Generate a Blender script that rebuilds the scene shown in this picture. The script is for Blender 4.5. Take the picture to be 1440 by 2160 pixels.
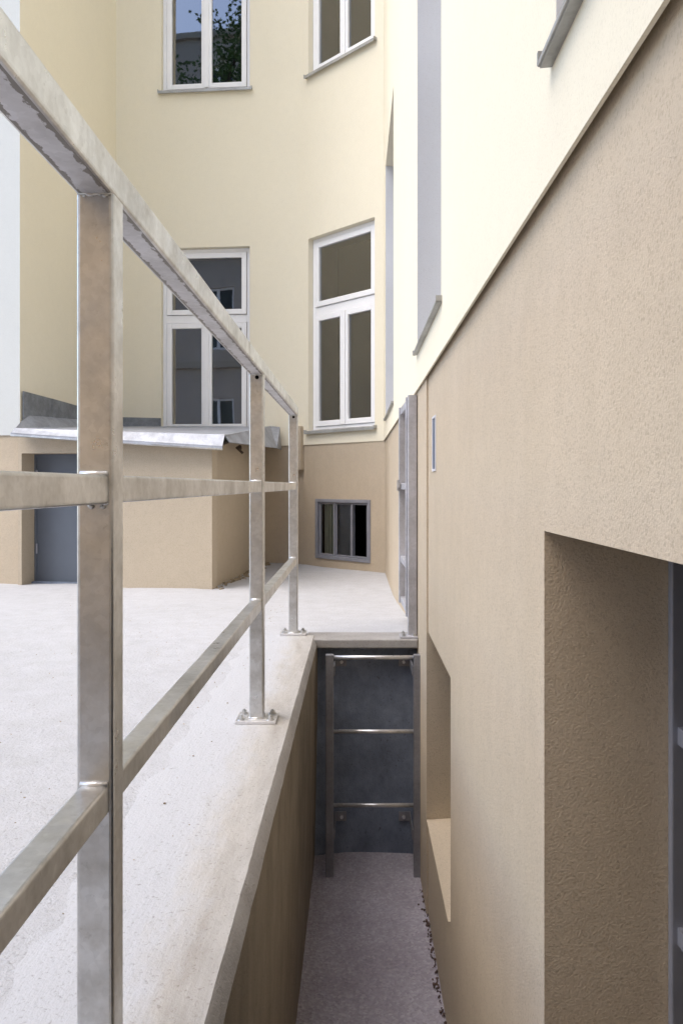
import bpy, math, random
from mathutils import Vector, noise

# ------------------------------------------------------------------ clear
for o in list(bpy.data.objects):
    bpy.data.objects.remove(o, do_unlink=True)
scn = bpy.context.scene
COL = scn.collection
R = math.radians
random.seed(7)

# ------------------------------------------------------------------ camera (eye at z = 0, looking along +Y)
F, PX, PY = 1700.0, 751.0, 1024.0            # focal length and principal point in photo pixels (1440 x 2160)
cd = bpy.data.cameras.new('camera')
cam = bpy.data.objects.new('camera', cd); COL.objects.link(cam)
cam.location = (0, 0, 0); cam.rotation_euler = (R(90), 0, 0)
cd.sensor_fit = 'VERTICAL'; cd.sensor_height = 36; cd.sensor_width = 24
cd.lens = F / 2160 * 36
cd.shift_x = -(PX - 720) / 2160; cd.shift_y = -(1080 - PY) / 2160
cd.clip_start = 0.02; cd.clip_end = 500
scn.camera = cam

# ------------------------------------------------------------------ light
SUN_EL, SUN_AZ = 60.0, 243.0                 # azimuth: 0 = +Y, clockwise seen from above
w = bpy.data.worlds.new('World'); scn.world = w; w.use_nodes = True
nt = w.node_tree; bg = nt.nodes['Background']
sky = nt.nodes.new('ShaderNodeTexSky'); sky.sky_type = 'NISHITA'; sky.sun_disc = False
sky.sun_elevation = R(SUN_EL); sky.sun_rotation = R(SUN_AZ); sky.dust_density = 2.0; sky.air_density = 1.0
hs = nt.nodes.new('ShaderNodeHueSaturation'); hs.inputs['Saturation'].default_value = 1.1
nt.links.new(sky.outputs[0], hs.inputs['Color']); nt.links.new(hs.outputs[0], bg.inputs['Color'])
bg.inputs['Strength'].default_value = 0.15
sd = bpy.data.lights.new('sun', 'SUN'); sd.energy = 0.9; sd.angle = R(50); sd.color = (1.0, 0.94, 0.83)
sun = bpy.data.objects.new('sun', sd); COL.objects.link(sun)
sdir = Vector((math.sin(R(SUN_AZ)) * math.cos(R(SUN_EL)), math.cos(R(SUN_AZ)) * math.cos(R(SUN_EL)), math.sin(R(SUN_EL))))
sun.rotation_euler = (-sdir).to_track_quat('-Z', 'Y').to_euler()
vs = scn.view_settings
vs.view_transform = 'Standard'; vs.look = 'None'; vs.gamma = 1.0; vs.use_curve_mapping = False
vs.exposure = 1.46
scn.render.engine = 'CYCLES'
scn.cycles.max_bounces = 7; scn.cycles.diffuse_bounces = 4; scn.cycles.glossy_bounces = 3; scn.cycles.transparent_max_bounces = 8

# ------------------------------------------------------------------ materials
def newmat(name):
    m = bpy.data.materials.new(name); m.use_nodes = True
    return m, m.node_tree, m.node_tree.nodes['Principled BSDF']
def N(t, typ, **kw):
    n = t.nodes.new(typ)
    for k, v in kw.items():
        if k in n.inputs: n.inputs[k].default_value = v
        else: setattr(n, k, v)
    return n
def objco(t, scale=(1, 1, 1)):
    tc = N(t, 'ShaderNodeTexCoord'); mp = N(t, 'ShaderNodeMapping'); mp.inputs['Scale'].default_value = scale
    t.links.new(tc.outputs['Object'], mp.inputs[0]); return mp.outputs[0]
def noise_tex(t, co, scale, detail=4, rough=0.55):
    n = N(t, 'ShaderNodeTexNoise', Scale=scale, Detail=detail, Roughness=rough); t.links.new(co, n.inputs['Vector']); return n.outputs['Fac']
def ramp(t, fac, stops):
    r = N(t, 'ShaderNodeValToRGB'); e = r.color_ramp.elements
    while len(e) < len(stops): e.new(0.5)
    for i, (p, c) in enumerate(stops):
        e[i].position = p; e[i].color = (*c, 1) if len(c) == 3 else c
    t.links.new(fac, r.inputs[0]); return r.outputs[0]
def mix(t, fac, a, b, mode='MIX'):
    m = N(t, 'ShaderNodeMix', data_type='RGBA', blend_type=mode)
    for sock, v in ((m.inputs[0], fac), (m.inputs[6], a), (m.inputs[7], b)):
        if isinstance(v, (int, float)): sock.default_value = v
        elif isinstance(v, tuple): sock.default_value = (*v, 1)
        else: t.links.new(v, sock)
    return m.outputs[2]
def bump(t, bsdf, height, strength=0.5, dist=0.002, prev=None):
    b = N(t, 'ShaderNodeBump', Strength=strength, Distance=dist); t.links.new(height, b.inputs['Height'])
    if prev: t.links.new(prev, b.inputs['Normal'])
    if bsdf: t.links.new(b.outputs[0], bsdf.inputs['Normal'])
    return b.outputs[0]

def plaster(name, col, grain=230, depth=0.0022, var=0.06, stain=None, strength=0.55, speck=0.4, mottle=0.18):
    m, t, b = newmat(name); co = objco(t)
    big = noise_tex(t, co, 1.1, 5); mid = noise_tex(t, co, 14, 4); fine = noise_tex(t, co, grain, 3, 0.6)
    lo = tuple(c * (1 - var) for c in col); hi = tuple(min(1, c * (1 + var)) for c in col)
    c1 = ramp(t, big, [(0.3, lo), (0.7, hi)])
    c2 = mix(t, mottle, c1, ramp(t, mid, [(0.3, tuple(c * 0.8 for c in col)), (0.7, tuple(min(1, c * 1.12) for c in col))]))
    vor = N(t, 'ShaderNodeTexVoronoi', Scale=grain); t.links.new(co, vor.inputs['Vector'])
    cell = N(t, 'ShaderNodeSeparateColor'); t.links.new(vor.outputs['Color'], cell.inputs[0])
    c3 = mix(t, speck, c2, ramp(t, cell.outputs[0], [(0.0, (0.55, 0.52, 0.48)), (0.16, (0.80, 0.78, 0.76)), (0.30, (0.98, 0.98, 0.98)), (0.9, (1, 1, 1)), (1.0, (1.0, 1.0, 1.0))]), 'MULTIPLY')
    if stain:
        sv = noise_tex(t, objco(t, (2.2, 2.2, 0.25)), 2.2, 5, 0.6)
        c3 = mix(t, ramp(t, sv, [(0.45, (0, 0, 0)), (0.8, (1, 1, 1))]), c3, mix(t, 0.35, c3, stain))
    t.links.new(c3, b.inputs['Base Color']); b.inputs['Roughness'].default_value = 0.92
    b.inputs['Specular IOR Level'].default_value = 0.2
    h = N(t, 'ShaderNodeMath', operation='MULTIPLY_ADD'); t.links.new(cell.outputs[0], h.inputs[0]); h.inputs[1].default_value = 0.9
    f2 = N(t, 'ShaderNodeMath', operation='MULTIPLY'); t.links.new(fine, f2.inputs[0]); f2.inputs[1].default_value = 0.35; t.links.new(f2.outputs[0], h.inputs[2])
    bump(t, b, h.outputs[0], strength, depth)
    return m

M = {}
M['cream'] = plaster('cream_plaster', (0.81, 0.752, 0.605), 300, 0.0010, 0.012, speck=0.15, mottle=0.06)
M['pale'] = plaster('cool_pale_plaster', (0.60, 0.615, 0.60), 300, 0.0010, 0.012, speck=0.15, mottle=0.06)  # cooler, greyer tone than the cream, for the return wall
M['reveal'] = plaster('skylight_tinted_reveal_plaster', (0.60, 0.61, 0.63), 300, 0.0010, 0.012, speck=0.15, mottle=0.06)  # wall plaster with the bluish skylight cast put into its colour
M['plinth'] = plaster('beige_roughcast', (0.60, 0.505, 0.385), 270, 0.0042, 0.05, (0.50, 0.41, 0.29), 0.9, speck=0.36)
M['shedwall'] = plaster('shed_plaster', (0.51, 0.435, 0.335), 260, 0.0015, 0.05)
M['blocker'] = plaster('tan_blocker_plaster', (0.82, 0.58, 0.36), 100, 0.001, 0.06)  # tan of the added rear block, mirrored in the posts
M['blockerbase'] = plaster('dark_blocker_base', (0.10, 0.075, 0.055), 100, 0.001, 0.06)  # dark base of the added rear block, dims the lower recesses
M['across'] = plaster('grey_beige_plaster', (0.50, 0.44, 0.38), 100, 0.001, 0.06)
M['trim'] = plaster('trim_plaster', (0.45, 0.40, 0.33), 100, 0.001, 0.06)

def ground_mat():
    m, t, b = newmat('pale_sand'); co = objco(t)
    big = noise_tex(t, co, 0.9, 5); mid = noise_tex(t, co, 9, 6, 0.65); fine = noise_tex(t, co, 130, 4, 0.65)
    c = ramp(t, big, [(0.3, (0.43, 0.435, 0.455)), (0.7, (0.48, 0.485, 0.51))])
    c = mix(t, 0.25, c, ramp(t, mid, [(0.32, (0.33, 0.32, 0.31)), (0.62, (0.50, 0.50, 0.52))]))
    pit = noise_tex(t, co, 40, 3, 0.5)
    c = mix(t, 0.5, c, ramp(t, pit, [(0.22, (0.45, 0.42, 0.40)), (0.30, (1, 1, 1)), (1, (1, 1, 1))]), 'MULTIPLY')
    c = mix(t, 0.8, c, ramp(t, fine, [(0.27, (0.45, 0.42, 0.40)), (0.42, (1, 1, 1)), (1, (1, 1, 1))]), 'MULTIPLY')
    t.links.new(c, b.inputs['Base Color']); b.inputs['Roughness'].default_value = 0.95
    n1 = bump(t, None, fine, 0.7, 0.006); bump(t, b, mid, 0.5, 0.02, n1)
    return m
M['ground'] = ground_mat()

def pit_floor_mat():
    m, t, b = newmat('damp_gravel_screed'); co = objco(t)
    v = N(t, 'ShaderNodeTexVoronoi', Scale=95.0); t.links.new(co, v.inputs['Vector'])
    big = noise_tex(t, co, 3.0, 5); fine = noise_tex(t, co, 160, 4)
    c = ramp(t, v.outputs['Color'], [(0.1, (0.37, 0.34, 0.38)), (0.6, (0.44, 0.41, 0.46)), (1, (0.54, 0.51, 0.55))])
    c = mix(t, 0.6, c, ramp(t, big, [(0.3, (0.62, 0.57, 0.58)), (0.7, (1, 1, 1))]), 'MULTIPLY')
    t.links.new(c, b.inputs['Base Color']); b.inputs['Roughness'].default_value = 1.1
    n1 = bump(t, None, v.outputs['Distance'], 0.8, 0.006); bump(t, b, fine, 0.5, 0.003, n1)
    return m
M['pitfloor'] = pit_floor_mat()

def concrete_mat(name, base, streak, dust=False, vst=(9, 5, 0.8)):
    m, t, b = newmat(name); co = objco(t)
    big = noise_tex(t, co, 2.3, 6, 0.6); fine = noise_tex(t, co, 150, 4, 0.6)
    st = noise_tex(t, objco(t, vst), 2.0, 6, 0.68)
    lng = noise_tex(t, objco(t, (13, 1.8, 4)), 2.0, 7, 0.72)
    c = mix(t, 0.6, base, ramp(t, st, [(0.3, streak), (0.72, tuple(min(1, x * 1.25) for x in base))]))
    c = mix(t, 0.45, c, ramp(t, big, [(0.3, (0.66, 0.62, 0.56)), (0.7, (1, 1, 1))]), 'MULTIPLY')
    if dust:
        c = mix(t, 0.5, c, ramp(t, lng, [(0.30, (0.29, 0.265, 0.24)), (0.58, (0.48, 0.465, 0.445))]))
        se = N(t, 'ShaderNodeSeparateXYZ'); tc = N(t, 'ShaderNodeTexCoord'); t.links.new(tc.outputs['Object'], se.inputs[0])
        ma = N(t, 'ShaderNodeMath', operation='MULTIPLY_ADD'); t.links.new(se.outputs[0], ma.inputs[0]); ma.inputs[1].default_value = -5.5; ma.inputs[2].default_value = -1.50
        ad = N(t, 'ShaderNodeMath', operation='ADD'); t.links.new(ma.outputs[0], ad.inputs[0])
        dn = noise_tex(t, objco(t, (9, 3, 3)), 2.5, 7, 0.7); t.links.new(dn, ad.inputs[1])
        c = mix(t, ramp(t, ad.outputs[0], [(0.42, (0, 0, 0)), (0.9, (1, 1, 1))]), c, (0.455, 0.46, 0.48))
    pit = noise_tex(t, co, 52, 3, 0.5)
    c = mix(t, 0.7, c, ramp(t, pit, [(0.24, (0.40, 0.36, 0.33)), (0.33, (1, 1, 1)), (1, (1, 1, 1))]), 'MULTIPLY')
    c = mix(t, 0.75, c, ramp(t, fine, [(0.27, (0.5, 0.47, 0.44)), (0.42, (1, 1, 1)), (1, (1, 1, 1))]), 'MULTIPLY')
    t.links.new(c, b.inputs['Base Color']); b.inputs['Roughness'].default_value = 0.9
    n1 = bump(t, None, fine, 0.6, 0.003); bump(t, b, lng, 0.5, 0.006, n1)
    return m
M['kerb'] = concrete_mat('dusty_kerb_concrete', (0.44, 0.415, 0.385), (0.36, 0.335, 0.305), True)
M['edge'] = concrete_mat('grey_edge_concrete', (0.36, 0.345, 0.335), (0.28, 0.27, 0.26), vst=(5, 5, 3))
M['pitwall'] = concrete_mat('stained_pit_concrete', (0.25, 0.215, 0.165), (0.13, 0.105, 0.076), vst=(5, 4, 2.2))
M['endwall'] = concrete_mat('dark_end_wall_concrete', (0.24, 0.29, 0.39), (0.08, 0.09, 0.12), vst=(4.5, 3, 3.4))  # blue of the reflected sky is put into the base colour

def galv(name, base=(0.70, 0.71, 0.715), rough=0.33, metal=0.95, blot=0.75, warm=(0.46, 0.445, 0.42), drip=None):
    m, t, b = newmat(name); co = objco(t)
    v = N(t, 'ShaderNodeTexVoronoi', Scale=110.0); t.links.new(co, v.inputs['Vector'])
    big = noise_tex(t, co, 17, 7, 0.7); sm = noise_tex(t, co, 60, 5, 0.7); st = noise_tex(t, co, 5, 5, 0.65)
    c = mix(t, 0.22, base, ramp(t, v.outputs['Color'], [(0.2, tuple(x * 0.72 for x in base)), (0.8, tuple(min(1, x * 1.18) for x in base))]))
    c = mix(t, ramp(t, big, [(0.42, (0, 0, 0)), (0.8, (blot, blot, blot))]), c, warm)
    c = mix(t, 0.6, c, ramp(t, st, [(0.38, (0.58, 0.57, 0.55)), (0.6, (1, 1, 1))]), 'MULTIPLY')
    c = mix(t, 0.5, c, ramp(t, sm, [(0.25, (0.45, 0.44, 0.42)), (0.38, (1, 1, 1)), (1, (1, 1, 1))]), 'MULTIPLY')
    if drip:      # zinc runs along both edges of the underside
        se = N(t, 'ShaderNodeSeparateXYZ'); tc = N(t, 'ShaderNodeTexCoord'); t.links.new(tc.outputs['Object'], se.inputs[0])
        ab = N(t, 'ShaderNodeMath', operation='ABSOLUTE'); t.links.new(se.outputs[0], ab.inputs[0])
        dv = N(t, 'ShaderNodeMath', operation='DIVIDE'); t.links.new(ab.outputs[0], dv.inputs[0]); dv.inputs[1].default_value = 0.022
        nz = noise_tex(t, objco(t, (60, 22, 22)), 1.4, 5, 0.7)
        ma = N(t, 'ShaderNodeMath', operation='MULTIPLY_ADD'); t.links.new(nz, ma.inputs[0]); ma.inputs[1].default_value = 1.1; t.links.new(dv.outputs[0], ma.inputs[2])
        mk_ = ramp(t, ma.outputs[0], [(0.0, (0, 0, 0)), (0.985, (0, 0, 0)), (1.0, (1, 1, 1))])
        ml = N(t, 'ShaderNodeMath', operation='MULTIPLY'); t.links.new(ma.outputs[0], ml.inputs[0]); ml.inputs[1].default_value = 0.78
        mk_ = ramp(t, ml.outputs[0], [(0.0, (0, 0, 0)), (0.87, (0, 0, 0)), (0.91, (1, 1, 1))])
        c = mix(t, mk_, c, drip)
    t.links.new(c, b.inputs['Base Color']); b.inputs['Metallic'].default_value = metal
    rr = ramp(t, big, [(0.3, (rough - 0.08,) * 3), (0.7, (rough + 0.14,) * 3)]); t.links.new(rr, b.inputs['Roughness'])
    bump(t, b, sm, 0.18, 0.0008)
    return m
M['galv'] = galv('galvanised_steel')
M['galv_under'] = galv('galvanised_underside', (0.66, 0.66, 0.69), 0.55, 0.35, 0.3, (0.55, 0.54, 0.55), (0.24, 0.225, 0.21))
M['zinc_bright'] = galv('bright_zinc_weld', (0.80, 0.80, 0.82), 0.30, 0.7, 0.2)
M['gate'] = galv('grey_gate_steel', (0.50, 0.50, 0.54), 0.5, 0.4, 0.3, (0.43, 0.42, 0.45))
M['ladder'] = galv('dull_ladder_steel', (0.34, 0.345, 0.38), 0.45, 0.6, 0.35, (0.26, 0.255, 0.27))
M['rung'] = galv('bright_rung_steel', (0.82, 0.82, 0.84), 0.32, 0.75, 0.15)
M['sheet'] = galv('zinc_sheet', (0.36, 0.38, 0.43), 0.5, 0.35, 0.25, (0.31, 0.32, 0.37))
M['flash'] = galv('weathered_flashing', (0.30, 0.32, 0.35), 0.5, 0.5, 0.6, (0.17, 0.18, 0.20))
M['sill'] = galv('sill_sheet', (0.45, 0.45, 0.44), 0.45, 0.45, 0.3)

def simple(name, col, rough=0.5, metal=0.0, nscale=30, var=0.08, spec=0.5):
    m, t, b = newmat(name); co = objco(t); n = noise_tex(t, co, nscale, 5)
    c = ramp(t, n, [(0.3, tuple(x * (1 - var) for x in col)), (0.7, tuple(min(1, x * (1 + var)) for x in col))])
    t.links.new(c, b.inputs['Base Color']); b.inputs['Roughness'].default_value = rough; b.inputs['Metallic'].default_value = metal
    b.inputs['Specular IOR Level'].default_value = spec
    return m
M['white'] = simple('white_window_paint', (0.87, 0.87, 0.88), 0.38, 0, 8, 0.02)
M['door'] = simple('blue_grey_door_paint', (0.11, 0.128, 0.16), 0.5, 0, 3, 0.08)
M['dark'] = simple('black_recess', (0.004, 0.004, 0.005), 0.9, spec=0.02)
M['room'] = simple('box_window_lining', (0.45, 0.45, 0.40), 0.9, 0, 2, 0.15)  # grey-cream lining inside the box windows
M['inner'] = simple('inner_pane_dark', (0.035, 0.036, 0.036), 0.15, 0, 1.2, 0.35)
M['curtain'] = simple('pale_curtain', (0.62, 0.66, 0.60), 0.9, 0, 6, 0.1)
M['blind'] = simple('slate_blind', (0.30, 0.32, 0.40), 0.7, 0, 9, 0.12)
M['greyframe'] = simple('grey_metal_frame', (0.30, 0.31, 0.36), 0.45, 0.3, 12, 0.08)
M['pebble'] = simple('brown_pebble', (0.10, 0.065, 0.055), 0.9, 0, 40, 0.5)
M['rubble'] = simple('beige_rubble', (0.30, 0.24, 0.16), 0.95, 0, 40, 0.4)
M['bark'] = simple('bark', (0.07, 0.05, 0.035), 0.95, 0, 20, 0.4)
M['leaf'] = simple('leaf_green', (0.055, 0.12, 0.022), 0.55, 0, 4, 0.4)
M['bluebox'] = simple('blue_grey_cover', (0.10, 0.14, 0.22), 0.35, 0.2, 8, 0.1)
M['whitebox'] = simple('white_cover_frame', (0.62, 0.62, 0.66), 0.5, 0, 8, 0.05)
def glass(name='window_glass', ior=2.8):
    m, t, b = newmat(name); t.nodes.remove(b)
    out = t.nodes['Material Output']
    tr = N(t, 'ShaderNodeBsdfTransparent'); tr.inputs[0].default_value = (0.80, 0.84, 0.82, 1)
    gl = N(t, 'ShaderNodeBsdfGlossy'); gl.inputs['Roughness'].default_value = 0.015; gl.inputs['Color'].default_value = (0.95, 0.96, 1, 1)
    fr = N(t, 'ShaderNodeFresnel', IOR=ior)
    co = objco(t); nz = noise_tex(t, co, 1.6, 2); bn = bump(t, None, nz, 0.015, 0.05); t.links.new(bn, gl.inputs['Normal'])
    mx = N(t, 'ShaderNodeMixShader'); t.links.new(fr.outputs[0], mx.inputs[0]); t.links.new(tr.outputs[0], mx.inputs[1]); t.links.new(gl.outputs[0], mx.inputs[2])
    t.links.new(mx.outputs[0], out.inputs[0]); return m
M['glass'] = glass(); M['thin_glass'] = glass('basement_glass', 1.5)

# ------------------------------------------------------------------ object helpers
def tag(o, label=None, cat=None, group=None, kind=None):
    if label: o['label'] = label
    if cat: o['category'] = cat
    if group: o['group'] = group
    if kind: o['kind'] = kind
    return o
def empty(name, loc, label, cat, group=None):
    o = bpy.data.objects.new(name, None); COL.objects.link(o); o.location = loc; o.empty_display_size = 0.2
    return tag(o, label, cat, group)
def wloc(o):
    v = Vector((0, 0, 0))
    while o: v += o.location; o = o.parent
    return v
class MB:
    def __init__(s): s.v, s.f, s.mi = [], [], []
    def quad(s, a, b, c, d, mi=0):
        i = len(s.v); s.v += [Vector(a), Vector(b), Vector(c), Vector(d)]; s.f.append((i, i + 1, i + 2, i + 3)); s.mi.append(mi)
    def poly(s, pts, mi=0):
        i = len(s.v); s.v += [Vector(p) for p in pts]; s.f.append(tuple(range(i, i + len(pts)))); s.mi.append(mi)
    def hexa(s, p, mi=0):          # p: 8 points, bottom ring 0-3 (ccw from above), top ring 4-7
        i = len(s.v); s.v += [Vector(q) for q in p]
        for f in ((3, 2, 1, 0), (4, 5, 6, 7), (0, 1, 5, 4), (1, 2, 6, 5), (2, 3, 7, 6), (3, 0, 4, 7)):
            s.f.append(tuple(i + k for k in f)); s.mi.append(mi)
    def box(s, x0, x1, y0, y1, z0, z1, mi=0):
        s.hexa([(x0, y0, z0), (x1, y0, z0), (x1, y1, z0), (x0, y1, z0), (x0, y0, z1), (x1, y0, z1), (x1, y1, z1), (x0, y1, z1)], mi)
    def tube(s, p0, p1, wdt, hgt, r=0.004, up=(0, 0, 1), under=None, seg=3):
        """rounded rectangular bar from p0 to p1"""
        p0, p1 = Vector(p0), Vector(p1); d = (p1 - p0).normalized(); up = Vector(up)
        sx = d.cross(up).normalized(); sy = sx.cross(d).normalized()
        ring = []
        for cx, cy, a0 in ((1, 1, 0), (-1, 1, 90), (-1, -1, 180), (1, -1, 270)):
            for k in range(seg + 1):
                a = R(a0 + 90 * k / seg)
                ring.append((cx * (wdt / 2 - r) + r * math.cos(a), cy * (hgt / 2 - r) + r * math.sin(a)))
        n = len(ring); i = len(s.v)
        for p in (p0, p1):
            for a, b in ring: s.v.append(p + sx * a + sy * b)
        for k in range(n):
            k2 = (k + 1) % n; s.f.append((i + k, i + k2, i + n + k2, i + n + k))
            s.mi.append(under if under is not None and k == 2 * (seg + 1) + seg else 0)
        s.f.append(tuple(i + k for k in reversed(range(n)))); s.mi.append(0)
        s.f.append(tuple(i + n + k for k in range(n))); s.mi.append(0)
    def cyl(s, p0, p1, r0, r1=None, n=16):
        r1 = r0 if r1 is None else r1
        p0, p1 = Vector(p0), Vector(p1); d = (p1 - p0).normalized()
        a = d.orthogonal().normalized(); b = d.cross(a); i = len(s.v)
        for p, rr in ((p0, r0), (p1, r1)):
            for k in range(n):
                t = 2 * math.pi * k / n; s.v.append(p + a * rr * math.cos(t) + b * rr * math.sin(t))
        for k in range(n):
            k2 = (k + 1) % n; s.f.append((i + k, i + k2, i + n + k2, i + n + k)); s.mi.append(0)
        s.f.append(tuple(i + k for k in reversed(range(n)))); s.mi.append(0)
        s.f.append(tuple(i + n + k for k in range(n))); s.mi.append(0)
    def blob(s, c, r, sq=(1, 1, 1), rnd=0.25, nu=7, nv=5):
        c = Vector(c); i = len(s.v)
        for a in range(nv + 1):
            th = math.pi * a / nv
            for b in range(nu):
                ph = 2 * math.pi * b / nu; q = r * (1 + rnd * (random.random() - 0.5))
                s.v.append(c + Vector((q * sq[0] * math.sin(th) * math.cos(ph), q * sq[1] * math.sin(th) * math.sin(ph), q * sq[2] * math.cos(th))))
        for a in range(nv):
            for b in range(nu):
                b2 = (b + 1) % nu
                s.f.append((i + a * nu + b, i + (a + 1) * nu + b, i + (a + 1) * nu + b2, i + a * nu + b2)); s.mi.append(0)
    def build(s, name, mats, parent=None, origin=None, smooth=False, bevel=0):
        """mesh object; vertices given in world space, origin = parent's origin unless given"""
        if not isinstance(mats, (list, tuple)): mats = [mats]
        pw = wloc(parent) if parent else Vector((0, 0, 0))
        ow = Vector(origin) if origin is not None else pw
        me = bpy.data.meshes.new(name); me.from_pydata([v - ow for v in s.v], [], s.f)
        for k in mats: me.materials.append(M[k])
        me.polygons.foreach_set('material_index', s.mi)
        if smooth: me.polygons.foreach_set('use_smooth', [True] * len(s.f))
        me.update()
        o = bpy.data.objects.new(name, me); COL.objects.link(o)
        if parent: o.parent = parent
        o.location = ow - pw
        if bevel:
            bm = o.modifiers.new('bevel', 'BEVEL'); bm.width = bevel; bm.segments = 2; bm.limit_method = 'ANGLE'
        return o
def copy_tree(o, parent=None):
    c = o.copy(); COL.objects.link(c); c.parent = parent
    for ch in list(o.children): copy_tree(ch, c)
    return c

# ================================================================== THE GROUND
def sstep(a, b, x):
    t = max(0, min(1, (x - a) / (b - a))); return t * t * (3 - 2 * t)
def gz(x, y):
    z = -0.736 - 0.145 * sstep(3.9, 6.9, y)
    z += 0.010 * noise.noise(Vector((x * 1.7, y * 1.7, 0))) * sstep(0.0, 0.4, abs(x + 0.43) if y < 3.95 else y - 3.95)
    z += 0.004 * noise.noise(Vector((x * 9, y * 9, 3)))
    return z
def frange(a, b, n): return [a + (b - a) * i / n for i in range(n + 1)]
m = MB()
xs = [-30, -18, -10] + frange(-7, -3, 16)[0:] + frange(-3, -0.6, 48)[1:] + frange(-0.6, -0.30, 20)[1:] + frange(-0.30, 0.34, 12)[1:]
ys = [-30, -15, -8] + frange(-4, 0.4, 16) + frange(0.4, 9.9, 150)[1:]
idx = {}
for i, x in enumerate(xs):
    for j, y in enumerate(ys):
        idx[i, j] = len(m.v); m.v.append(Vector((x, y, gz(x, y))))
for i in range(len(xs) - 1):
    for j in range(len(ys) - 1):
        if xs[i] >= -0.425 and ys[j] < 3.93: continue
        m.f.append((idx[i, j], idx[i + 1, j], idx[i + 1, j + 1], idx[i, j + 1])); m.mi.append(0)
g = m.build('ground', 'ground', smooth=True); tag(g, 'pale dusty sand surface of the courtyard', 'ground', kind='structure')

# pit floor with a heap of sand at the far end
PIT_Z = -1.81
m = MB()
nx, ny = 16, 150
for j in range(ny + 1):
    for i in range(nx + 1):
        x = -0.23 + 0.56 * i / nx; y = -3.1 + 7.1 * j / ny
        z = PIT_Z + 0.004 * noise.noise(Vector((x * 8, y * 8, 1)))
        if y > 3.5: z += 0.018 * sstep(3.72, 3.95, y) * (1 - ((x - 0.08) / 0.3) ** 2)
        m.v.append(Vector((x, y, z)))
for j in range(ny):
    for i in range(nx):
        a = j * (nx + 1) + i; m.f.append((a, a + 1, a + nx + 2, a + nx + 1)); m.mi.append(0)
pf = m.build('pit_floor', 'pitfloor', smooth=True); tag(pf, 'purplish grey screed floor of the light well', 'floor', kind='structure')

# ================================================================== RETAINING WALL OF THE LIGHT WELL
rw = empty('retaining_wall', (-0.32, 0, -1.95), 'long concrete retaining wall with dusty kerb top beside the light well', 'wall')
m = MB()
prof = [(-0.60, -0.747), (-0.54, -0.739), (-0.48, -0.733), (-0.40, -0.730), (-0.33, -0.730), (-0.26, -0.730), (-0.206, -0.730)]
prof2 = [(-0.206, -0.730), (-0.198, -0.738), (-0.187, -0.758)]
prof3 = [(-0.187, -0.758), (-0.189, -1.1), (-0.196, -1.5), (-0.205, -1.95)]
ysk = frange(-2.3, 3.93, 208)
def strip(mb, prof, ys, amp):
    base = len(mb.v); n = len(prof)
    for y in ys:
        for k, (x, z) in enumerate(prof):
            q = amp * noise.noise(Vector((x * 3, y * 11, z * 3))) + amp * 0.8 * noise.noise(Vector((x * 9, y * 37, z * 9)))
            mb.v.append(Vector((x + q, y, z + (q * 0.6 if z > -0.8 else 0))))
    for j in range(len(ys) - 1):
        for k in range(n - 1):
            a = base + j * n + k; mb.f.append((a, a + n, a + n + 1, a + 1)); mb.mi.append(0)
strip(m, prof, ysk, 0.0013); m.build('kerb_top', 'kerb', rw, origin=(0, 0, 0), smooth=True)
m = MB(); strip(m, prof2, ysk, 0.0013); m.build('chamfered_edge', 'edge', rw, smooth=True)
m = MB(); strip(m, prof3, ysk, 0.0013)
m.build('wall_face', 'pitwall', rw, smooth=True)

ew = empty('end_wall', (0.05, 3.99, -1.95), 'dark grey concrete end wall of the light well behind the ladder', 'wall')
m = MB(); m.box(-0.24, 0.34, 3.94, 4.06, -1.95, -0.775); m.build('wall_face', 'endwall', ew)
m = MB(); m.box(-0.24, 0.294, 3.835, 4.03, -0.776, -0.733); m.build('coping', 'edge', ew, bevel=0.006)
bw = MB(); bw.box(-0.23, 0.30, -1.12, -1.02, -1.95, -0.96); o = bw.build('rear_wall', 'endwall'); tag(o, 'concrete wall closing the near end of the light well', 'wall')

# ================================================================== THE APARTMENT BUILDING
bld = empty('apartment_building', (0.3, 8.1, -1.95), 'cream plastered apartment building with beige plinth, wrapping round the courtyard', 'building')
COR = 0.45; TOP = 12.0
def bez(a, b, c, n):
    return [tuple((1 - t) ** 2 * p + 2 * t * (1 - t) * q + t * t * r for p, q, r in zip(a, b, c)) for t in [i / n for i in range(n + 1)]]
UP = [(0.285, -2.6), (0.285, 3.5), (0.275, 8.1)] + bez((-0.58, 8.976), (-0.75, 9.15), (-1.08, 9.176), 26) + [(-2.777, 9.33), (-3.0, 7.2), (-6.0, 7.9)]
def arclen(path):
    L = [0]
    for a, b in zip(path, path[1:]): L.append(L[-1] + math.dist(a, b))
    return L
def at_u(path, L, u):
    for k in range(len(path) - 1):
        if u <= L[k + 1] + 1e-9 or k == len(path) - 2:
            t = (u - L[k]) / (L[k + 1] - L[k]); a, b = path[k], path[k + 1]
            return (a[0] + (b[0] - a[0]) * t, a[1] + (b[1] - a[1]) * t)
def u_px(path, L, px, kmin, kmax):
    s = (px - PX) / F
    for k in range(kmin, kmax):
        a, b = path[k], path[k + 1]; fa, fb = a[0] - s * a[1], b[0] - s * b[1]
        if fa * fb <= 0 and fa != fb: return L[k] + (L[k + 1] - L[k]) * fa / (fa - fb)
    raise ValueError(px)
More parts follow.
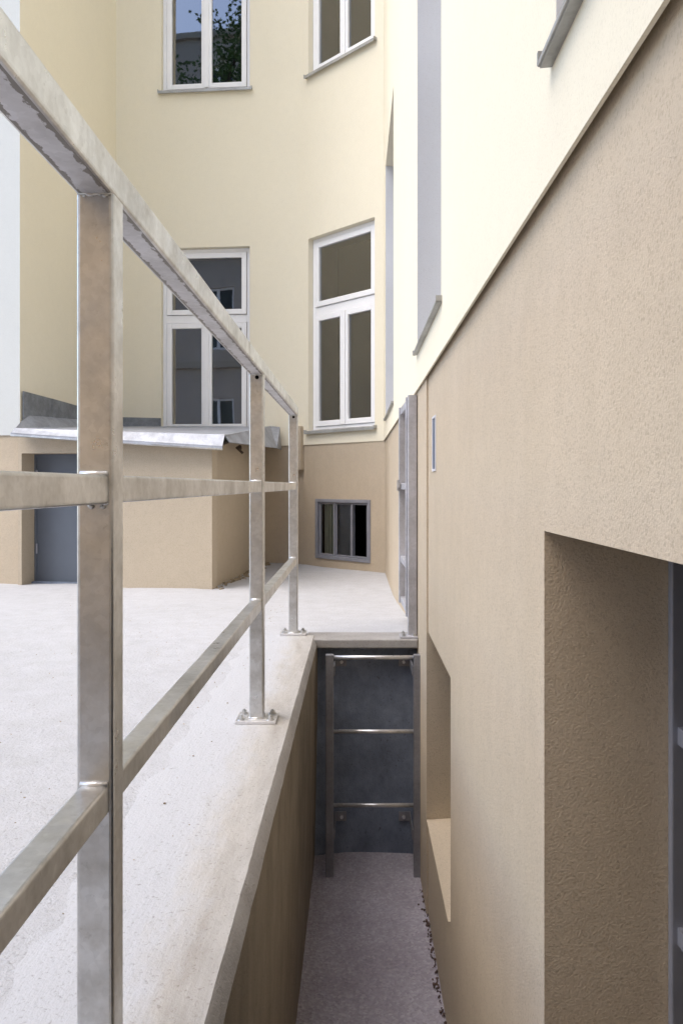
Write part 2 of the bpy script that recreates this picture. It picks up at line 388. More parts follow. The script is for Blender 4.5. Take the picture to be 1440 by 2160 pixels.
def wall(name, path, z0, z1, openings, mat, parent, lip=0.0, reveals=True):
    """sheet wall along a plan path with openings (u0,u1,za,zb,depth), reveals included; building lies to the right of travel"""
    L = arclen(path); us = sorted(set([round(x, 5) for x in L] + [round(q, 5) for o in openings for q in o[:2]]))
    m = MB(); P = lambda u, z: (*at_u(path, L, u), z)
    for a, b in zip(us, us[1:]):
        if b - a < 1e-4: continue
        mid = (a + b) / 2; zz = [z0]
        for o in sorted([o for o in openings if o[0] < mid < o[1]], key=lambda o: o[2]): zz += [o[2], o[3]]
        zz.append(z1)
        for k in range(0, len(zz), 2):
            if zz[k + 1] - zz[k] > 1e-4: m.quad(P(a, zz[k]), P(a, zz[k + 1]), P(b, zz[k + 1]), P(b, zz[k]))
    for (u0, u1, za, zb, dep) in (openings if reveals is True else [o for o, r in zip(openings, reveals) if r]):
        a, b = Vector(at_u(path, L, u0)), Vector(at_u(path, L, u1)); d = (b - a).normalized(); n = Vector((d.y, -d.x)) * dep
        A = [(*a, za), (*b, za), (*b, zb), (*a, zb)]; B = [(*(a + n), za), (*(b + n), za), (*(b + n), zb), (*(a + n), zb)]
        for k in range(4): m.quad(A[k], A[(k + 1) % 4], B[(k + 1) % 4], B[k])
    if lip:
        for k in range(len(path) - 1):
            a, b = Vector(path[k]), Vector(path[k + 1]); d = (b - a).normalized(); n = Vector((d.y, -d.x)); n1, n2 = n * 0.006, n * lip
            m.quad((*a, z0), (*b, z0), (*(b + n1), z0), (*(a + n1), z0))
            m.quad((*(a + n1), z0), (*(b + n1), z0), (*(b + n1), z0 + 0.035), (*(a + n1), z0 + 0.035))
            m.quad((*(a + n1), z0 + 0.035), (*(b + n1), z0 + 0.035), (*(b + n2), z0 + 0.035), (*(a + n2), z0 + 0.035))
    return m.build(name, mat, parent)
LU = arclen(UP); NB = len(UP)
kB = NB - 4
win_up = []
for (y0, y1) in ((0.10, 1.15), (2.707, 3.755), (6.05, 7.57)):
    def uy(y): return y + 2.6 if y <= 3.5 else LU[1] + (y - 3.5) / (8.1 - 3.5) * (LU[2] - LU[1])
    win_up.append((uy(y0), uy(y1), 0.62, 3.0, 0.20, 'R'))
cu0, cu1 = u_px(UP, LU, 790, 2, 3), u_px(UP, LU, 650, 2, NB - 5)
bu0, bu1 = u_px(UP, LU, 527, kB, kB + 1), u_px(UP, LU, 340, kB, kB + 1)
for z in (0.60, 4.53):
    win_up.append((cu0, cu1, z, z + 2.13, 0.08, 'C')); win_up.append((bu0, bu1, z, z + 2.13, 0.08, 'B'))
wall('upper_wall', UP[:-1], COR, TOP, [q[:5] for q in win_up], 'cream', bld, lip=0.09, reveals=[q[5] != 'R' for q in win_up])
wall('return_wall', UP[-2:], COR, TOP, [], 'pale', bld, lip=0.09)

# plinth: set back a little under the cornice edge
def offset(path, dist):
    out = []
    for k, p in enumerate(path):
        ns = []
        for a, b in ((k - 1, k), (k, k + 1)):
            if a < 0 or b >= len(path): continue
            d = (Vector(path[b]) - Vector(path[a])).normalized(); ns.append(Vector((d.y, -d.x)))
        n = ns[0] if len(ns) == 1 else (ns[0] + ns[1]) / max(0.4, (1 + ns[0].dot(ns[1])))
        out.append((p[0] + n.x * dist, p[1] + n.y * dist))
    return out
far = offset(UP[2:], 0.012)
PL = [(0.304, -2.6), (0.304, 3.4), (0.296, 3.4001), (0.290, 8.095)] + far[1:]
LP = arclen(PL)
OU = 2.6
op1 = (OU + 0.10, OU + 1.305, -1.41, -0.0737, 0.205); op2 = (OU + 2.60, OU + 3.3995, -1.41, -0.62, 0.205)
b0, b1 = u_px(PL, LP, 780, 3, 4), u_px(PL, LP, 667, 3, len(PL) - 6)
bwin = (b0, b1, -0.785, -0.157, 0.06)
wall('plinth', PL, -1.95, COR + 0.0345, [op1, op2, bwin], 'plinth', bld)
m = MB(); m.quad((0.2, -9, TOP + .01), (4, -9, TOP + .01), (4, 14, TOP + .01), (0.2, 14, TOP + .01)); m.poly([(-6, 7.9, TOP), (-3, 7.2, TOP), (-2.777, 9.33, TOP), (-1.08, 9.176, TOP), (0.2, 8.1, TOP), (0.2, 14, TOP), (-6, 14, TOP)])
m.build('roof', 'flash', bld)

# ------------------------------------------------------------------ windows
class LB:
    """boxes in a wall's own frame: u along the wall, v into the wall, z up"""
    def __init__(s, a, b):
        s.o = Vector((*a, 0)); d = (Vector(b) - Vector(a)); s.w = d.length; d.normalize()
        s.e = Vector((d.x, d.y, 0)); s.n = Vector((d.y, -d.x, 0)); s.m = MB()
    def p(s, u, v, z): return s.o + s.e * u + s.n * v + Vector((0, 0, z))
    def box(s, u0, u1, v0, v1, z0, z1):
        s.m.hexa([s.p(u0, v0, z0), s.p(u0, v1, z0), s.p(u1, v1, z0), s.p(u1, v0, z0), s.p(u0, v0, z1), s.p(u0, v1, z1), s.p(u1, v1, z1), s.p(u1, v0, z1)])
    def ring(s, u0, u1, v0, v1, z0, z1, t, tb=None):
        tb = t if tb is None else tb
        s.box(u0, u0 + t, v0, v1, z0, z1); s.box(u1 - t, u1, v0, v1, z0, z1)
        s.box(u0 + t, u1 - t, v0, v1, z0, z0 + tb); s.box(u0 + t, u1 - t, v0, v1, z1 - t, z1)
    def done(s, *a, **k):
        o = s.m.build(*a, **k); s.m = MB(); return o
def window(a, b, z0, z1, dep, parent, label=None, sill=True, sillmat='sill', pr=0.04, dr=0.034):
    q = LB(a, b); W = q.w; zt = z0 + (z1 - z0) * 0.62
    q.ring(0.002, W - 0.002, dep - 0.012, dep + 0.05, z0 + 0.002, z1 - 0.002, 0.045)
    q.box(0.047, W - 0.047, dep - 0.010, dep + 0.05, zt - 0.045, zt + 0.045)
    fr = q.done('window', 'white', parent, bevel=0.004)
    if label: fr['label'] = label
    c = W / 2
    for (u0, u1, za, zb) in ((0.052, c - 0.003, z0 + 0.05, zt - 0.050), (c + 0.003, W - 0.052, z0 + 0.05, zt - 0.050), (0.052, W - 0.052, zt + 0.050, z1 - 0.05)):
        q.ring(u0, u1, dep - 0.026, dep + 0.02, za, zb, 0.058); q.done('sash', 'white', fr, bevel=0.005)
        q.m.quad(q.p(u0 + 0.05, dep, za + 0.05), q.p(u0 + 0.05, dep, zb - 0.05), q.p(u1 - 0.05, dep, zb - 0.05), q.p(u1 - 0.05, dep, za + 0.05))
        q.done('pane', 'glass', fr)
    q.box(c - 0.028, c + 0.028, dep - 0.040, dep - 0.027, z0 + 0.055, zt - 0.055); q.done('meeting_stile', 'white', fr, bevel=0.004)
    # the space behind the panes: box-window lining and inner casement
    m = q.m; d0, d1 = dep + 0.051, dep + 0.34
    A = [q.p(0.03, d0, z0 + 0.03), q.p(W - 0.03, d0, z0 + 0.03), q.p(W - 0.03, d0, z1 - 0.03), q.p(0.03, d0, z1 - 0.03)]
    B = [q.p(0.03, d1, z0 + 0.03), q.p(W - 0.03, d1, z0 + 0.03), q.p(W - 0.03, d1, z1 - 0.03), q.p(0.03, d1, z1 - 0.03)]
    for k in range(4): m.quad(A[k], A[(k + 1) % 4], B[(k + 1) % 4], B[k])
    q.done('lining', 'room', fr)
    q.m.quad(*B); q.done('inner_pane', 'inner', fr)
    if sill:
        q.m.hexa([q.p(-0.025, -pr, z0 - 0.012), q.p(-0.025, dep - 0.012, z0 + 0.008), q.p(W + 0.025, dep - 0.012, z0 + 0.008), q.p(W + 0.025, -pr, z0 - 0.012),
                  q.p(-0.025, -pr, z0 - 0.004), q.p(-0.025, dep - 0.012, z0 + 0.018), q.p(W + 0.025, dep - 0.012, z0 + 0.018), q.p(W + 0.025, -pr, z0 - 0.004)])
        q.box(-0.025, W + 0.025, -pr - 0.003, -pr + 0.003, z0 - dr, z0 - 0.003)
        q.box(-0.030, -0.022, -pr - 0.003, 0.0, z0 - dr * 0.6, z0 + 0.012); q.box(W + 0.022, W + 0.030, -pr - 0.003, 0.0, z0 - dr * 0.6, z0 + 0.012)
        q.done('sill', sillmat, fr)
    return fr
for (u0, u1, za, zb, dep, kind) in win_up:
    wf = window(at_u(UP, LU, u0), at_u(UP, LU, u1), za, zb, dep, bld, sill=not (kind == 'B' and za < 1), pr=0.018 if kind == 'R' else 0.04, dr=0.010 if kind == 'R' else 0.034)
    if kind == 'R':
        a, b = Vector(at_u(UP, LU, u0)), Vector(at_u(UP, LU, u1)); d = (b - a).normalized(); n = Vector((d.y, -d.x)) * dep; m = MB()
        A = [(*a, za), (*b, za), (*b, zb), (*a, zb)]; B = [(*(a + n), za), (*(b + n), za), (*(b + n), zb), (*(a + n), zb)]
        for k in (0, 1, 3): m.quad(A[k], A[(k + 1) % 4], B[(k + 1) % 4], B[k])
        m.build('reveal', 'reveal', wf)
        m = MB(); m.quad(A[2], A[3], B[3], B[2]); m.build('lintel_soffit', 'cream', wf)

# basement window of three panes in the plinth of the far wall
q = LB(at_u(PL, LP, b0), at_u(PL, LP, b1)); W = q.w; z0, z1 = bwin[2], bwin[3]
q.ring(-0.01, W + 0.01, -0.012, 0.055, z0 - 0.01, z1 + 0.01, 0.036); bfr = q.done('basement_window', 'greyframe', bld, bevel=0.004)
bfr['label'] = 'grey metal basement window of three panes'
for k in range(3):
    u0 = 0.037 + (W - 0.074) * k / 3; u1 = 0.037 + (W - 0.074) * (k + 1) / 3
    q.ring(u0 + 0.002, u1 - 0.002, 0.006 + 0.012 * (k == 1), 0.036 + 0.012 * (k == 1), z0 + 0.028, z1 - 0.028, 0.018); q.done('sash', 'greyframe', bfr, bevel=0.003)
    if k > 0:            # the pane towards the right corner is open
        q.m.quad(q.p(u0 + 0.02, 0.025, z0 + 0.055), q.p(u0 + 0.02, 0.025, z1 - 0.055), q.p(u1 - 0.02, 0.025, z1 - 0.055), q.p(u1 - 0.02, 0.025, z0 + 0.055)); q.done('pane', 'thin_glass', bfr)
m = q.m
A = [q.p(0.0, 0.056, z0), q.p(W, 0.056, z0), q.p(W, 0.056, z1), q.p(0.0, 0.056, z1)]; B = [q.p(0, 0.5, z0), q.p(W, 0.5, z0), q.p(W, 0.5, z1), q.p(0, 0.5, z1)]
for k in range(4): m.quad(A[k], A[(k + 1) % 4], B[(k + 1) % 4], B[k])
m.quad(*B); q.done('room_shell', 'dark', bfr)
u0 = 0.037 + (W - 0.074) / 3; u1 = 0.037 + (W - 0.074) * 2 / 3
q.box(u0 + 0.0, u1, 0.062, 0.068, z0 + 0.02, z1 - 0.02); q.done('blind', 'blind', bfr)
for k in range(7):
    uu = u1 + 0.07 + k * 0.022; q.box(uu, uu + 0.022, 0.066 + 0.008 * (k % 2), 0.072 + 0.008 * (k % 2), z0 + 0.02, z1 - 0.02)
q.done('curtain', 'curtain', bfr)

# basement openings in the near plinth
def cellar_window(op, bars, label):
    a, b = at_u(PL, LP, op[0]), at_u(PL, LP, op[1]); q = LB(a, b); W = q.w; z0, z1, dep = op[2], op[3], op[4]
    q.ring(0.001, W - 0.001, dep - 0.006, dep + 0.05, z0 + 0.001, z1 - 0.001, 0.016); fr = q.done('cellar_window', 'greyframe', bld, bevel=0.003); fr['label'] = label
    for z in bars:
        q.box(0.017, W - 0.017, dep + 0.004, dep + 0.03, z - 0.014, z + 0.014); q.done('glazing_bar', 'greyframe', fr)
    q.m.quad(q.p(0.016, dep + 0.018, z0 + 0.016), q.p(0.016, dep + 0.018, z1 - 0.016), q.p(W - 0.016, dep + 0.018, z1 - 0.016), q.p(W - 0.016, dep + 0.018, z0 + 0.016)); q.done('pane', 'dark', fr)  # matte black sheet stands in for the unlit cellar
    q.box(0.002, W - 0.002, dep + 0.30, dep + 0.31, z0, z1); q.done('dark_interior', 'dark', fr)
    q.m.quad(q.p(0.002, -0.008, z0 + 0.001), q.p(W - 0.002, -0.008, z0 + 0.001), q.p(W - 0.002, dep - 0.006, z0 + 0.014), q.p(0.002, dep - 0.006, z0 + 0.014))
    q.done('sill', 'plinth', fr)
cellar_window(op1, (-0.40, -0.72, -1.04), 'dark cellar window deep in the near wall recess')
cellar_window(op2, (-1.05,), 'cellar window recess beside the ladder')

# small flush cover plate on the right wall
q = LB((0.304, 3.07), (0.304, 3.20))
q.ring(0, 0.13, -0.004, 0.01, 0.055, 0.270, 0.009); cv = q.done('cover_plate', 'whitebox', bld, bevel=0.001); cv['label'] = 'small blue-grey cover plate in a white frame'
q.box(0.0095, 0.1205, -0.001, 0.01, 0.0645, 0.2605); q.done('plate', 'bluebox', cv)
# plaster box on the far wall beside the end post of the railing
q = LB(at_u(PL, LP, u_px(PL, LP, 641, 3, len(PL) - 5)), at_u(PL, LP, u_px(PL, LP, 628, 3, len(PL) - 5)))
q.box(0, q.w, -0.06, 0.01, 0.175, 0.66); q.done('wall_box', 'shedwall', bld, bevel=0.004)

# ================================================================== THE SHED
shed = empty('shed', (-2.0, 7.8, -0.95), 'low beige plastered shed with sheet metal lean-to roof and small blue-grey door', 'shed')
FL, FR, BR = Vector((-3.0, 7.16)), Vector((-1.22, 6.83)), Vector((-1.04, 9.2))
q = LB(FL, FR); W = q.w                       # u from left to right along the front: inward is +v only if building lies right of travel
q.n = -q.n
DU0, DU1, DZ = 0.035, 0.80, 0.285
q.box(DU1, W, 0.0, 0.12, -0.98, 0.30); q.box(0.0, DU0, 0.0, 0.22, -0.98, DZ)
def front_top(u): return 0.45 + (0.325 - 0.45) * u / W
q.m.hexa([q.p(0, 0, DZ), q.p(DU1, 0, DZ), q.p(DU1, 0.22, DZ), q.p(0, 0.22, DZ), q.p(0, 0, front_top(0)), q.p(DU1, 0, front_top(DU1)), q.p(DU1, 0.22, front_top(DU1)), q.p(0, 0.22, front_top(0))])
q.m.hexa([q.p(DU1, 0, 0.30), q.p(W, 0, 0.30), q.p(W, 0.12, 0.30), q.p(DU1, 0.12, 0.30), q.p(DU1, 0, front_top(DU1)), q.p(W, 0, front_top(W)), q.p(W, 0.12, front_top(W)), q.p(DU1, 0.12, front_top(DU1))])
q.done('front_wall', 'shedwall', shed)
m = MB()
sd_ = (BR - FR).normalized(); sn = Vector((-sd_.y, sd_.x)) * 0.12
a0 = FR + sd_ * 0.002 + Vector((-0.0005, 0.0))
m.hexa([(a0.x, a0.y + 0.12, -0.98), (BR.x, BR.y, -0.98), (BR.x + sn.x, BR.y, -0.98), (a0.x + sn.x, a0.y + 0.12, -0.98),
        (a0.x, a0.y + 0.12, 0.33), (BR.x, BR.y, 0.60), (BR.x + sn.x, BR.y, 0.60), (a0.x + sn.x, a0.y + 0.12, 0.33)])
m.build('side_wall', 'shedwall', shed)
# door
q.box(DU0 + 0.002, DU1 - 0.002, 0.205, 0.245, -0.975, DZ - 0.002); dr = q.done('door', 'door', shed, bevel=0.003)
q.ring(DU0 + 0.001, DU1 - 0.001, 0.195, 0.206, -0.97, DZ - 0.003, 0.022); q.done('door_frame', 'door', dr)
for z in (-0.62, 0.05):
    q.m.cyl(q.p(DU0 + 0.028, 0.19, z), q.p(DU0 + 0.028, 0.19, z + 0.09), 0.009); q.done('hinge', 'greyframe', dr)
q.box(DU1 - 0.10, DU1 - 0.07, 0.19, 0.206, -0.30, -0.16); q.box(DU1 - 0.17, DU1 - 0.08, 0.165, 0.178, -0.225, -0.21); q.box(DU1 - 0.092, DU1 - 0.08, 0.17, 0.2, -0.225, -0.21); q.done('handle', 'sheet', dr)
q.box(DU0, DU1, 0.15, 0.26, -0.98, -0.872); q.done('threshold', 'endwall', dr)
# roof sheet: eave line in front, turned up against the walls behind
rows = []
eave = [(-2.985, 7.06, 0.500), (-2.86, 7.045, 0.492), (-2.3, 6.94, 0.468), (-1.7, 6.84, 0.445), (-1.10, 6.76, 0.424)]
mid1 = [(-2.975, 7.30, 0.640), (-2.83, 7.50, 0.545), (-2.2, 7.55, 0.530), (-1.6, 7.5, 0.510), (-1.06, 7.45, 0.490)]
mid2 = [(-2.89, 8.20, 0.690), (-2.74, 8.35, 0.61), (-2.1, 8.4, 0.60), (-1.5, 8.35, 0.59), (-1.00, 8.3, 0.575)]
back = [(-2.775, 9.32, 0.70), (-2.68, 9.318, 0.685), (-2.05, 9.26, 0.68), (-1.45, 9.205, 0.675), (-0.95, 9.16, 0.67)]
m = MB(); grid = [eave, mid1, mid2, back]
for r0, r1 in zip(grid, grid[1:]):
    for k in range(4): m.quad(r0[k], r0[k + 1], r1[k + 1], r1[k])
rf = m.build('roof', 'sheet', shed)
sol = rf.modifiers.new('thickness', 'SOLIDIFY'); sol.thickness = 0.012; sol.offset = -1
m = MB()
for a, b in zip(eave, eave[1:]):
    fa = 0.045 + 0.055 * (a[0] + 2.985) / 1.885; fb = 0.045 + 0.055 * (b[0] + 2.985) / 1.885
    A, B = Vector(a), Vector(b); o_ = Vector((-0.01, -0.055, 0))
    m.quad(A + Vector((0, 0, .001)), B + Vector((0, 0, .001)), B + o_ + Vector((0, 0, -fb)), A + o_ + Vector((0, 0, -fa)))
    A2, B2 = A + o_ + Vector((0, 0, -fa)), B + o_ + Vector((0, 0, -fb))
    m.quad(A2, B2, B2 + Vector((0, -0.004, -0.022)), A2 + Vector((0, -0.004, -0.018)))
fs = m.build('eave_apron', 'sheet', rf); s_ = fs.modifiers.new('thickness', 'SOLIDIFY'); s_.thickness = 0.006
# rolled bright edge of the apron
m = MB(); A, B = Vector(eave[0]) + Vector((-0.01, -0.060, -0.066)), Vector(eave[-1]) + Vector((-0.01, -0.060, -0.124)); m.cyl(A, B, 0.009); m.build('rolled_edge', 'galv', rf, smooth=True)
# side apron along the right verge
m = MB()
m.quad((-1.105, 6.80, 0.424), (-1.065, 6.80, 0.365), (-0.845, 8.60, 0.40), (-0.965, 9.05, 0.668))
m.quad((-0.845, 8.60, 0.40), (-0.840, 9.06, 0.40), (-0.86, 9.10, 0.66), (-0.965, 9.05, 0.668))
va = m.build('verge_apron', 'sheet', rf); s_ = va.modifiers.new('thickness', 'SOLIDIFY'); s_.thickness = 0.008
# flashing upstand on the walls behind the roof
def fl(x, y): return (x, y)
wa = [(-2.985, 7.22), (-2.93, 7.75), (-2.86, 8.4), (-2.770, 9.30)]
tops = [0.845, 0.835, 0.815, 0.795]; bots = [0.60, 0.63, 0.66, 0.68]
for k in range(3):
    a, b = wa[k], wa[k + 1]; d = (Vector(b) - Vector(a)).normalized() * 0.006; off = 0.010 + 0.004 * (k % 2)
    m = MB(); m.hexa([(a[0], a[1], bots[k]), (a[0] + off, a[1], bots[k]), (b[0] + off, b[1] + 0.01, bots[k + 1]), (b[0], b[1], bots[k + 1]),
                      (a[0], a[1], tops[k]), (a[0] + off, a[1], tops[k]), (b[0] + off, b[1] + 0.01, tops[k + 1]), (b[0], b[1], tops[k + 1])])
    m.build('flashing', 'flash', shed)
m = MB(); pA, pB = at_u(UP, LU, u_px(UP, LU, 250, kB, kB + 1)), at_u(UP, LU, bu1)
m.hexa([(pA[0], pA[1] - 0.014, 0.64), (pB[0], pB[1] - 0.014, 0.64), (pB[0], pB[1] - 0.001, 0.64), (pA[0], pA[1] - 0.001, 0.64),
        (pA[0], pA[1] - 0.014, 0.79), (pB[0], pB[1] - 0.014, 0.775), (pB[0], pB[1] - 0.001, 0.775), (pA[0], pA[1] - 0.001, 0.79)])
m.build('flashing', 'flash', shed)
m = MB(); m.cyl((-1.12, 7.55, 0.36), (-1.06, 7.55, 0.30), 0.014, 0.012, 10); m.blob((-1.09, 7.55, 0.35), 0.024, (1, 1, 1.3)); m.build('pipe_stub', 'bark', shed)

# ================================================================== RAILING
PXC, PW, RW = -0.308, 0.044, 0.034
KZ = -0.730
RT0, RT1 = 0.344, 0.3875
posts_y = [-0.60, 0.972, 2.51, 3.96]
rail = empty('steel_railing', (PXC, 2.5, KZ), 'galvanised square-tube railing with three rails along the kerb of the light well', 'railing')
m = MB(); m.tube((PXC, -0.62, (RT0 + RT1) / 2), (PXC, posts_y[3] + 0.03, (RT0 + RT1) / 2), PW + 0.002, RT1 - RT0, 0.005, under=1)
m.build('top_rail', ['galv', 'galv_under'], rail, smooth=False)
for zc, nm in ((-0.0045, 'middle_rail'), (-0.370, 'lower_rail')):
    for k in range(3):
        m = MB(); m.tube((PXC, posts_y[k] + PW / 2 - 0.001, zc), (PXC, posts_y[k + 1] - PW / 2 + 0.001, zc), RW, RW, 0.004); m.build(nm, 'galv', rail)
def bolt(mb, x, y, z, r=0.008):
    mb.cyl((x, y, z), (x, y, z + 0.003), r * 1.5, n=14); mb.cyl((x, y, z + 0.003), (x, y, z + 0.011), r, n=6); mb.cyl((x, y, z + 0.011), (x, y, z + 0.0145), r * 0.5, n=10)
def make_post(parent, x, y, z0, z1, mat='galv', holes=True, plate=(0.125, 0.10), pdx=0.0):
    org = (x, y, z0)
    m = MB(); m.tube((x, y, z0 + 0.010), (x, y, z1), PW, PW, 0.005, up=(0, 1, 0)); p = m.build('post', mat, parent, origin=org)
    m = MB(); m.box(x + pdx - plate[0] / 2, x + pdx + plate[0] / 2, y - plate[1] / 2, y + plate[1] / 2, z0 + 0.0005, z0 + 0.010); m.build('base_plate', 'zinc_bright' if mat == 'galv' else mat, p, bevel=0.002)
    for sx in (-1, 1):
        for sy in (-1, 1):
            m = MB(); bolt(m, x + pdx + sx * (plate[0] / 2 - 0.018), y + sy * (plate[1] / 2 - 0.018), z0 + 0.010); m.build('bolt', 'galv', p)
    m = MB()
    hx = PW / 2 - 0.001
    for (ax, ay, bx, by) in ((-hx, -hx, hx, -hx), (hx, -hx, hx, hx), (hx, hx, -hx, hx), (-hx, hx, -hx, -hx)):
        m.cyl((x + ax, y + ay, z0 + 0.0105), (x + bx, y + by, z0 + 0.0105), random.uniform(0.003, 0.0042), random.uniform(0.003, 0.0042), n=10)
    m.build('weld', mat, p, smooth=True)
    if holes:
        for zc in (-0.0045, -0.370):
            m = MB(); m.cyl((x - RW / 2 + 0.001, y - PW / 2 - 0.002, zc + RW / 2 + 0.001), (x + RW / 2 - 0.001, y - PW / 2 - 0.002, zc + RW / 2 + 0.001), 0.0038, n=10)
            m.build('weld', 'zinc_bright', p, smooth=True)
            m = MB()
            for k in range(5): m.blob((x + random.uniform(-.4, .4) * RW, y - PW / 2 - 0.0005, zc - RW / 2 - random.uniform(0.0, 0.004)), random.uniform(0.001, 0.0036), (random.uniform(1, 2.6), 0.8, 0.9), 0.5)
            m.build('weld', 'galv', p, smooth=True)
    return p
p0 = make_post(rail, PXC, posts_y[1], KZ, RT0 + 0.0005)
m = MB()
for k in range(6): m.blob((PXC + random.uniform(-.45, .45) * PW, posts_y[1] - PW / 2 - 0.0005, RT0 - random.uniform(0.0, 0.003)), random.uniform(0.001, 0.003), (random.uniform(1, 3), 0.8, 0.8), 0.5)
m.cyl((PXC - PW / 2 + 0.002, posts_y[1] - PW / 2 - 0.0005, RT0), (PXC + PW / 2 - 0.002, posts_y[1] - PW / 2 - 0.0005, RT0), 0.0018, 0.0024, n=8)
m.build('weld', 'galv', p0, smooth=True)
for k in (0, 2, 3):
    c = copy_tree(p0, rail); c.location = Vector((PXC, posts_y[k], KZ)) - rail.location
    if k > 1:
        hx, hy, hz = PXC + 0.002, posts_y[k] - PW / 2, RT0 - 0.010
        m = MB(); m.cyl((hx, hy - 0.0008, hz), (hx, hy + 0.003, hz), 0.0062, n=14); m.cyl((hx + 0.001, hy - 0.0006, hz + 0.013), (hx + 0.001, hy + 0.003, hz + 0.013), 0.004, n=12)
        m.build('vent_hole', 'dark', c)

# ================================================================== GATE beside the ladder, folded back along the wall
gate = empty('metal_gate', (0.272, 3.92, -0.733), 'grey steel gate folded back along the wall above the ladder', 'gate')
make_post(gate, 0.2705, 3.895, -0.733, 0.435, 'gate', False, (0.085, 0.09), -0.0185)
gA, gB = Vector((0.266, 3.950, 0)), Vector((0.258, 4.42, 0))
gd = (gB - gA).normalized()
for nm, p in (('hinge_stile', gA), ('closing_stile', gB)):
    m = MB(); m.tube((p.x, p.y, -0.64), (p.x, p.y, 0.43 if p is gA else 0.425), 0.050, 0.040, 0.004, up=(0, 1, 0)); m.build(nm, 'gate', gate)
for nm, z, h in (('top_rail', 0.405, 0.040), ('middle_rail', -0.005, 0.034), ('lower_rail', -0.40, 0.034), ('bottom_rail', -0.622, 0.034)):
    a, b = gA + gd * 0.021, gB - gd * 0.021
    m = MB(); m.tube((a.x, a.y, z), (b.x, b.y, z), 0.034, h, 0.004); m.build(nm, 'gate', gate)
for z in (-0.50, 0.26):
    m = MB(); m.cyl((0.268, 3.926, z), (0.268, 3.926, z + 0.07), 0.009); m.build('hinge', 'gate', gate)
m = MB(); m.box(0.224, 0.2325, 4.40, 4.44, -0.03, 0.03); m.box(0.226, 0.236, 4.34, 4.40, -0.012, 0.012); m.build('latch', 'zinc_bright', gate)

# ================================================================== LADDER
lad = empty('steel_ladder', (0.08, 3.73, PIT_Z), 'grey steel ladder with three bright rungs fixed to the end wall of the light well', 'ladder')
LX0, LX1, LY = -0.123, 0.283, 3.74
for x in (LX0, LX1):
    m = MB(); m.tube((x, LY, PIT_Z - 0.02), (x, LY, -0.785), 0.036, 0.036, 0.003, up=(0, 1, 0)); m.build('stile', 'ladder', lad)
for z in (-0.797, -1.140, -1.482):
    m = MB(); m.cyl((LX0 + 0.017, LY - 0.004, z), (LX1 - 0.017, LY - 0.004, z), 0.0095, n=18); m.build('rung', 'rung', lad, smooth=True)
for x, s in ((LX0, 1), (LX1, -1)):
    for z in (-0.86, -1.615):
        m = MB(); xa, xb = sorted((x + s * 0.0185, x + s * 0.024)); m.box(xa, xb, LY - 0.012, 3.939, z - 0.022, z + 0.022)
        xa, xb = sorted((x + s * 0.024, x + s * 0.075)); m.box(xa, xb, 3.932, 3.939, z - 0.022, z + 0.022); b_ = m.build('bracket', 'ladder', lad)
        m = MB(); m.cyl((x + s * 0.052, 3.931, z), (x + s * 0.052, 3.918, z), 0.008, n=6); m.build('bolt', 'rung', b_)

# ================================================================== SMALL STUFF
m = MB()
for k in range(420):
    y = random.uniform(0.9, 3.6); x = 0.301 - abs(random.gauss(0, 0.011)); m.blob((x, y, PIT_Z + random.uniform(0.0, 0.006)), random.uniform(0.0015, 0.0085) * random.uniform(0.5, 1), (1, 1.3, 0.9), 0.8, 5, 3)
o = m.build('pebbles', 'pebble'); tag(o, 'dark brown pebbles along the foot of the right wall', 'pebbles', kind='stuff')
m = MB()
for k in range(160):
    t = random.random() ** 0.8; x = FR.x + (BR.x - FR.x) * t + abs(random.gauss(0, 0.045)) + 0.01; y = FR.y + (BR.y - FR.y) * t
    m.blob((x, y, gz(x, y) + 0.003), random.uniform(0.005, 0.022), (1.2, 1, 0.6), 0.6, 5, 3)
o = m.build('rubble', 'rubble'); tag(o, 'beige crumbs of plaster along the shed side wall', 'rubble', kind='stuff')
m = MB()
for k in range(420):
    x = -0.44 + random.gauss(0, 0.05) - random.random() ** 2 * 1.6; y = random.uniform(0.6, 5.5)
    if x > -0.22: continue
    z = max(KZ, gz(x, y)) if x > -0.46 and y < 3.93 else gz(x, y)
    m.blob((x, y, z + 0.0006), random.uniform(0.001, 0.0028), (1.2, 1, 0.7), 0.6, 5, 3)
o = m.build('grit', 'rubble'); tag(o, 'loose grit scattered over kerb and sand', 'grit', kind='stuff')

rear = MB(); rear.box(-3.2, 0.283, -8.99, -1.02, -0.95, 3.5)  # unseen block added to darken the recesses and reflect tan onto the posts
blkr = empty('rear_light_blocker', (-1.5, -5, -0.95), 'tan block added behind the viewer to shade the wall recesses', 'building'); rear.build('wall', 'blocker', blkr)
m = MB(); m.box(-3.21, 0.27, -9, -1.0, -0.955, -0.50); m.build('plinth', 'blockerbase', blkr)  # dark base added so lower recesses and post feet turn darker
m = MB(); m.box(-3.26, 0.283, -9, -0.96, 3.5, 3.6); m.build('blocker_cap', 'flash', blkr)

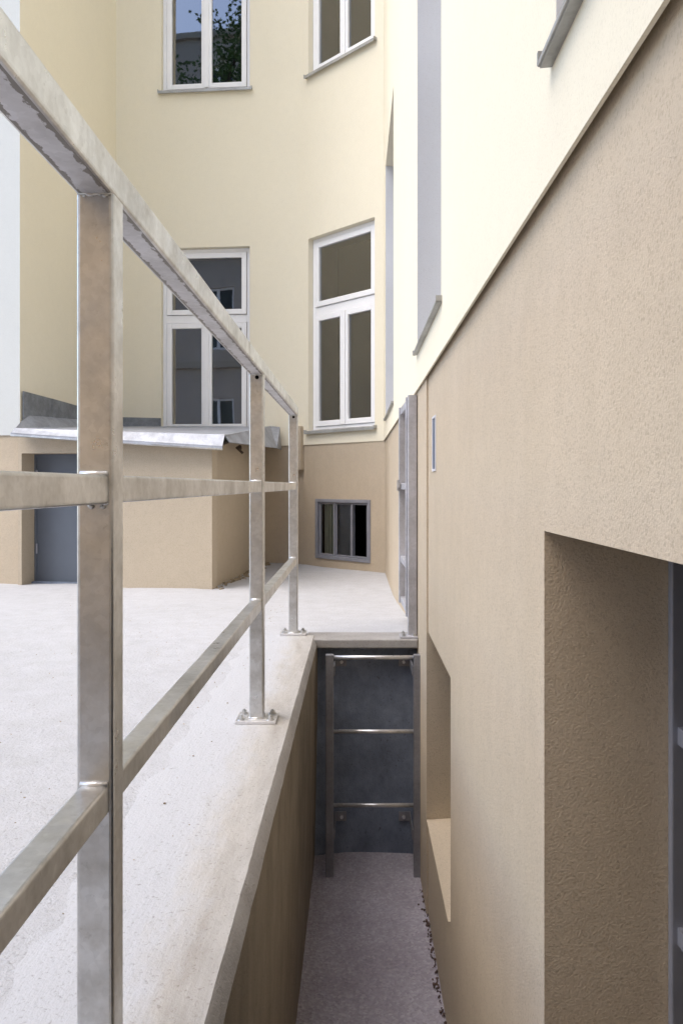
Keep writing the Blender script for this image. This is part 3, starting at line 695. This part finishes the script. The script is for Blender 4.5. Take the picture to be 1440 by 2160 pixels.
# ================================================================== ACROSS THE YARD (seen in the window panes)
opp = empty('opposite_building', (-4, -9, -0.9), 'warm cream building across the yard, mirrored in the window panes', 'building')
wins = []
for r_ in range(4):
    for c_ in range(5):
        wins.append((0.7 + c_ * 2.8, 0.7 + c_ * 2.8 + 1.2, 0.9 + r_ * 3.9, 0.9 + r_ * 3.9 + 2.2, 0.15))
OPr = [(-18, -9), (-3.21, -9)]
wall('facade', OPr, -0.95, 16, wins, 'across', opp)
for r_ in range(5):
    m = MB(); m.box(-18, -3.22, -9.0, -8.86, 0.35 + r_ * 3.9 - 0.1, 0.35 + r_ * 3.9 + 0.12); m.build('string_course', 'trim', opp)
Lo = arclen(OPr)
for (u0, u1, za, zb, dep) in wins:
    q = LB(at_u(OPr, Lo, u0), at_u(OPr, Lo, u1))
    q.ring(0, q.w, dep - 0.05, dep, za, zb, 0.08); q.box(q.w / 2 - 0.05, q.w / 2 + 0.05, dep - 0.05, dep, za + .08, zb - .08); wf = q.done('window', 'white', opp)
    q.m.quad(q.p(0, dep + .01, za), q.p(q.w, dep + .01, za), q.p(q.w, dep + .01, zb), q.p(0, dep + .01, zb)); q.done('pane', 'inner', wf)

tree = empty('tree', (-8.4, -4.2, -0.75), 'leafy tree across the yard, mirrored in the upper window', 'tree')
m = MB(); m.cyl((-8.4, -4.2, -0.8), (-8.2, -4.0, 4.0), 0.24, 0.18, 12); m.cyl((-8.2, -4.0, 4.0), (-7.2, -3.6, 8.5), 0.18, 0.10, 10)
limbs = [((-8.2, -4.0, 4.0), (-9.6, -4.6, 8.0)), ((-8.0, -3.9, 5.5), (-9.2, -3.0, 9.3)), ((-7.2, -3.6, 8.5), (-3.7, -3.2, 13.6)), ((-7.2, -3.6, 8.5), (-5.0, -3.6, 14.0)), ((-7.2, -3.6, 8.5), (-8.0, -4.2, 12.0)), ((-7.7, -3.8, 6.5), (-8.6, -2.6, 9.5))]
for a, b in limbs: m.cyl(a, b, 0.09, 0.03, 8)
m.build('trunk', 'bark', tree)
m = MB()
for a, b in limbs:
    for k in range(130 if b[2] > 13 else 60):
        t = random.uniform(0.45, 1.1); c = Vector(a).lerp(Vector(b), t) + Vector((random.gauss(0, .45), random.gauss(0, .45), random.gauss(0, .4)))
        for l in range(16):
            p = c + Vector((random.gauss(0, .16), random.gauss(0, .16), random.gauss(0, .14)))
            d = Vector((random.gauss(0, 1), random.gauss(0, 1), random.gauss(-.5, .6))).normalized(); s_ = d.orthogonal().normalized() * random.uniform(.03, .045); l_ = random.uniform(.10, .17)
            m.quad(p, p + d * l_ * 0.5 + s_, p + d * l_, p + d * l_ * 0.5 - s_)
m.build('crown', 'leaf', tree)
